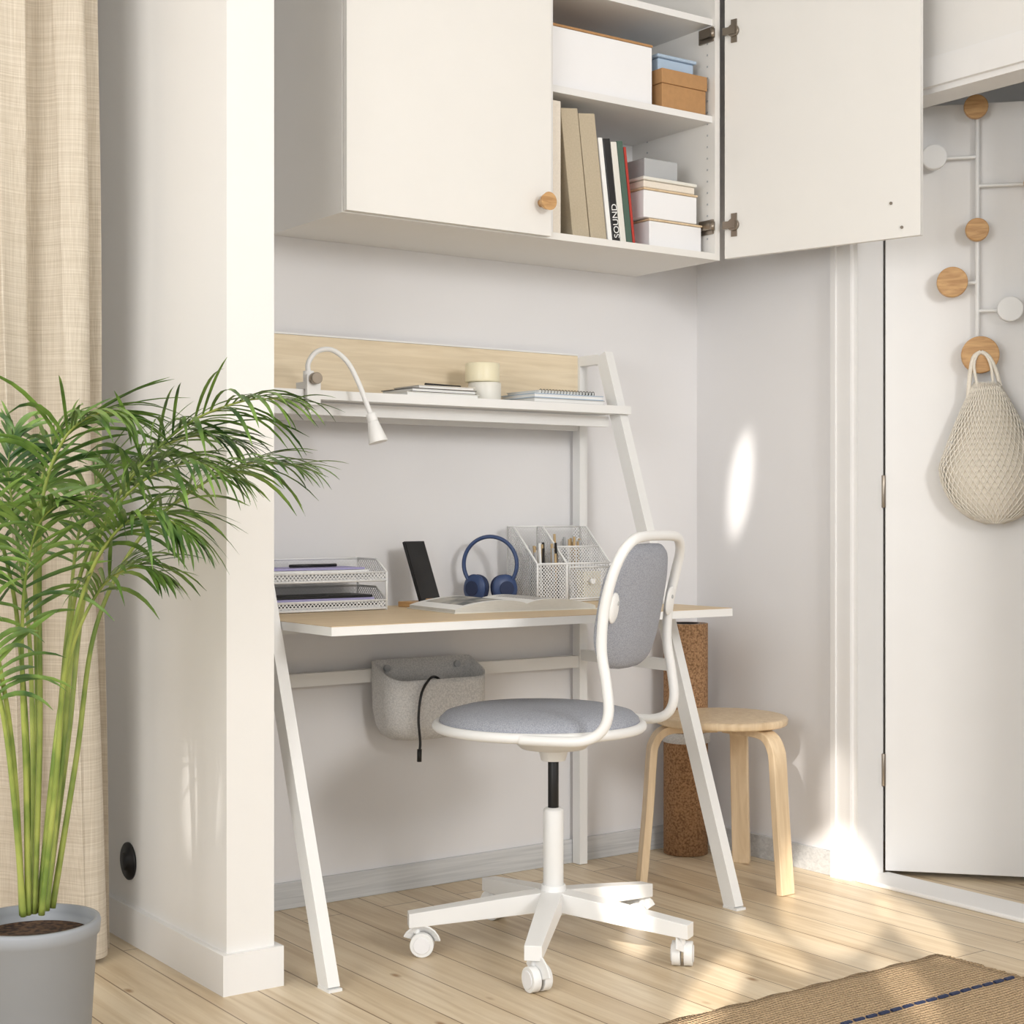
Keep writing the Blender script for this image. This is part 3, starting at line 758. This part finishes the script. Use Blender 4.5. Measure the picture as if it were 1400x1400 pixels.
F_=[
 ([P(62,1245,.0),P(80,1050,.01),P(100,850,.02),P(150,690,.02),P(240,590,0),P(335,550,-.03),P(405,550,-.04)],.5,.19),
 ([P(66,1245,.02),P(95,1040,.04),P(120,860,.05),P(180,735,.06),P(260,665,.06),P(335,632,.05),P(405,635,.05)],.5,.18),
 ([P(62,1245,-.03),P(88,1060,-.06),P(110,900,-.1),P(150,780,-.14),P(200,715,-.17),P(250,705,-.2),P(290,730,-.22)],.55,.15),
 ([P(55,1245,.03),P(75,1020,.08),P(90,820,.12),P(130,680,.14),P(190,610,.15),P(250,590,.15),P(300,600,.15)],.5,.18),
 ([P(50,1245,-.02),P(62,1000,-.04),P(66,800,-.06),P(75,680,-.08),P(110,600,-.1),P(160,570,-.12),P(205,580,-.14)],.5,.17),
 ([P(40,1245,.0),P(45,1000,.02),P(40,800,.03),P(40,680,.05),P(55,600,.08),P(75,570,.1)],.5,.14),
 ([P(36,1245,.02),P(30,1000,.02),P(15,800,.0),P(-20,680,-.03),P(-90,600,-.06),P(-160,590,-.08)],.5,.2),
 ([P(36,1245,-.03),P(35,1020,-.08),P(25,860,-.15),P(0,740,-.22),P(-50,690,-.3),P(-110,700,-.35)],.5,.18),
 ([P(50,1245,.04),P(52,1020,.12),P(55,850,.18),P(60,720,.24),P(90,640,.28),P(140,620,.32)],.5,.18),
 ([P(54,1245,-.01),P(72,1080,-.02),P(88,960,-.03),P(112,870,-.05),P(150,800,-.06),P(190,775,-.07),P(225,780,-.08)],.6,.14),
 ([P(30,1245,.0),P(20,1050,-.02),P(-5,900,-.04),P(-50,800,-.05),P(-110,780,-.06)],.5,.18),
 ([P(46,1245,.0),P(44,1040,-.0),P(38,860,.0),P(20,720,.0),P(5,640,.02),P(10,585,.04)],.5,.15),
 ([P(60,1245,.01),P(76,1060,.0),P(92,900,-.02),P(125,760,-.04),P(190,670,-.06),P(270,635,-.09),P(330,655,-.1)],.55,.17),
 ([P(44,1245,-.03),P(48,1060,-.06),P(52,920,-.1),P(64,800,-.14),P(90,720,-.18),P(125,690,-.22)],.5,.14),
 ([P(40,1245,-.04),P(36,1080,-.08),P(28,950,-.12),P(10,850,-.16),P(-20,800,-.2)],.5,.15),
]
for f in F_: frond(*f)
b.done('areca_palm',recalc=False)

# ---------------- camera ----------------
cd=bpy.data.cameras.new('camera'); co=bpy.data.objects.new('camera',cd); S.collection.objects.link(co)
cd.sensor_width=36; cd.lens=2150/1400*36; cd.shift_y=4/1400; cd.clip_start=.05
co.location=(0,0,1.0); co.rotation_euler=(math.radians(90),0,math.radians(-35.7)); S.camera=co

# ---------------- light ----------------
w=bpy.data.worlds.new('world'); S.world=w; w.use_nodes=True
bg=w.node_tree.nodes['Background']; bg.inputs[0].default_value=(.93,.965,1,1); bg.inputs[1].default_value=.76
def aim(o,t): o.rotation_euler=(Vector(t)-o.location).to_track_quat('-Z','Y').to_euler()
def area(name,loc,tgt,sx,sy,e,c):
    l=bpy.data.lights.new(name,'AREA'); l.shape='RECTANGLE'; l.size=sx; l.size_y=sy; l.energy=e; l.color=c
    o=bpy.data.objects.new(name,l); S.collection.objects.link(o); o.location=loc; aim(o,tgt); return o
area('window_light',(-1.7,.6,1.7),(2.2,3.2,.9),1.5,1.5,56,(1,.99,.97))
area('side_window_light',(-.9,2.3,1.7),(1.43,3.4,1.3),.9,1.2,10,(1,.985,.96))
area('soft_key_light',(2.0,-1.6,2.3),(2.3,3.4,1.0),.8,.8,66,(1,.985,.965))
def spot(name,loc,tgt,deg,e,sx=1,blend=.6,c=(1,.92,.82),roll=0):
    l=bpy.data.lights.new(name,'SPOT'); l.spot_size=math.radians(deg); l.energy=e; l.color=c; l.spot_blend=blend; l.shadow_soft_size=.02
    o=bpy.data.objects.new(name,l); S.collection.objects.link(o); o.location=loc; aim(o,tgt); o.rotation_euler.rotate_axis('Z',math.radians(roll)); o.scale=(sx,1,1); return o
L0=(-1.0,-.9,2.5)
spot('sun_patch_floor',L0,(3.05,2.82,0),5,2300,.6,.45)
spot('sun_patch_floor_right',L0,(3.02,2.52,0),3.4,2300,.35,.5,roll=35)
spot('sun_patch_floor_near_chair',L0,(2.47,2.95,0),3.0,2500,.4,.5,roll=15)
spot('sun_patch_floor_middle',L0,(2.62,2.62,0),3.2,1900,.3,.5,roll=40)
spot('sun_patch_floor_front',L0,(2.25,2.42,0),4.0,2200,.3,.5,roll=-20)
spot('sun_patch_rug',L0,(2.62,2.22,0),3.5,1300,.3,.6,roll=25)
spot('sun_patch_jamb',(-1.0,-.2,2.3),(3.26,3.0,.22),3.2,700,.4,.9)
spot('sun_patch_wall',(-.6,.4,2.3),(3.27,3.39,1.09),4.2,1000,.27,.75,c=(1,.95,.88),roll=-8)
spot('sun_patch_wall_low',(-.6,.4,2.3),(3.27,3.17,.25),3.0,420,.25,.9,c=(1,.95,.88),roll=-8)
spot('sun_patch_partition',(-1.2,1.6,1.6),(1.43,3.19,.385),5,170,.3,.8,c=(1,.95,.88))
spot('sun_patch_partition_side',(-1.2,1.6,1.6),(1.43,3.06,.40),3.5,110,.25,.9,c=(1,.95,.88))
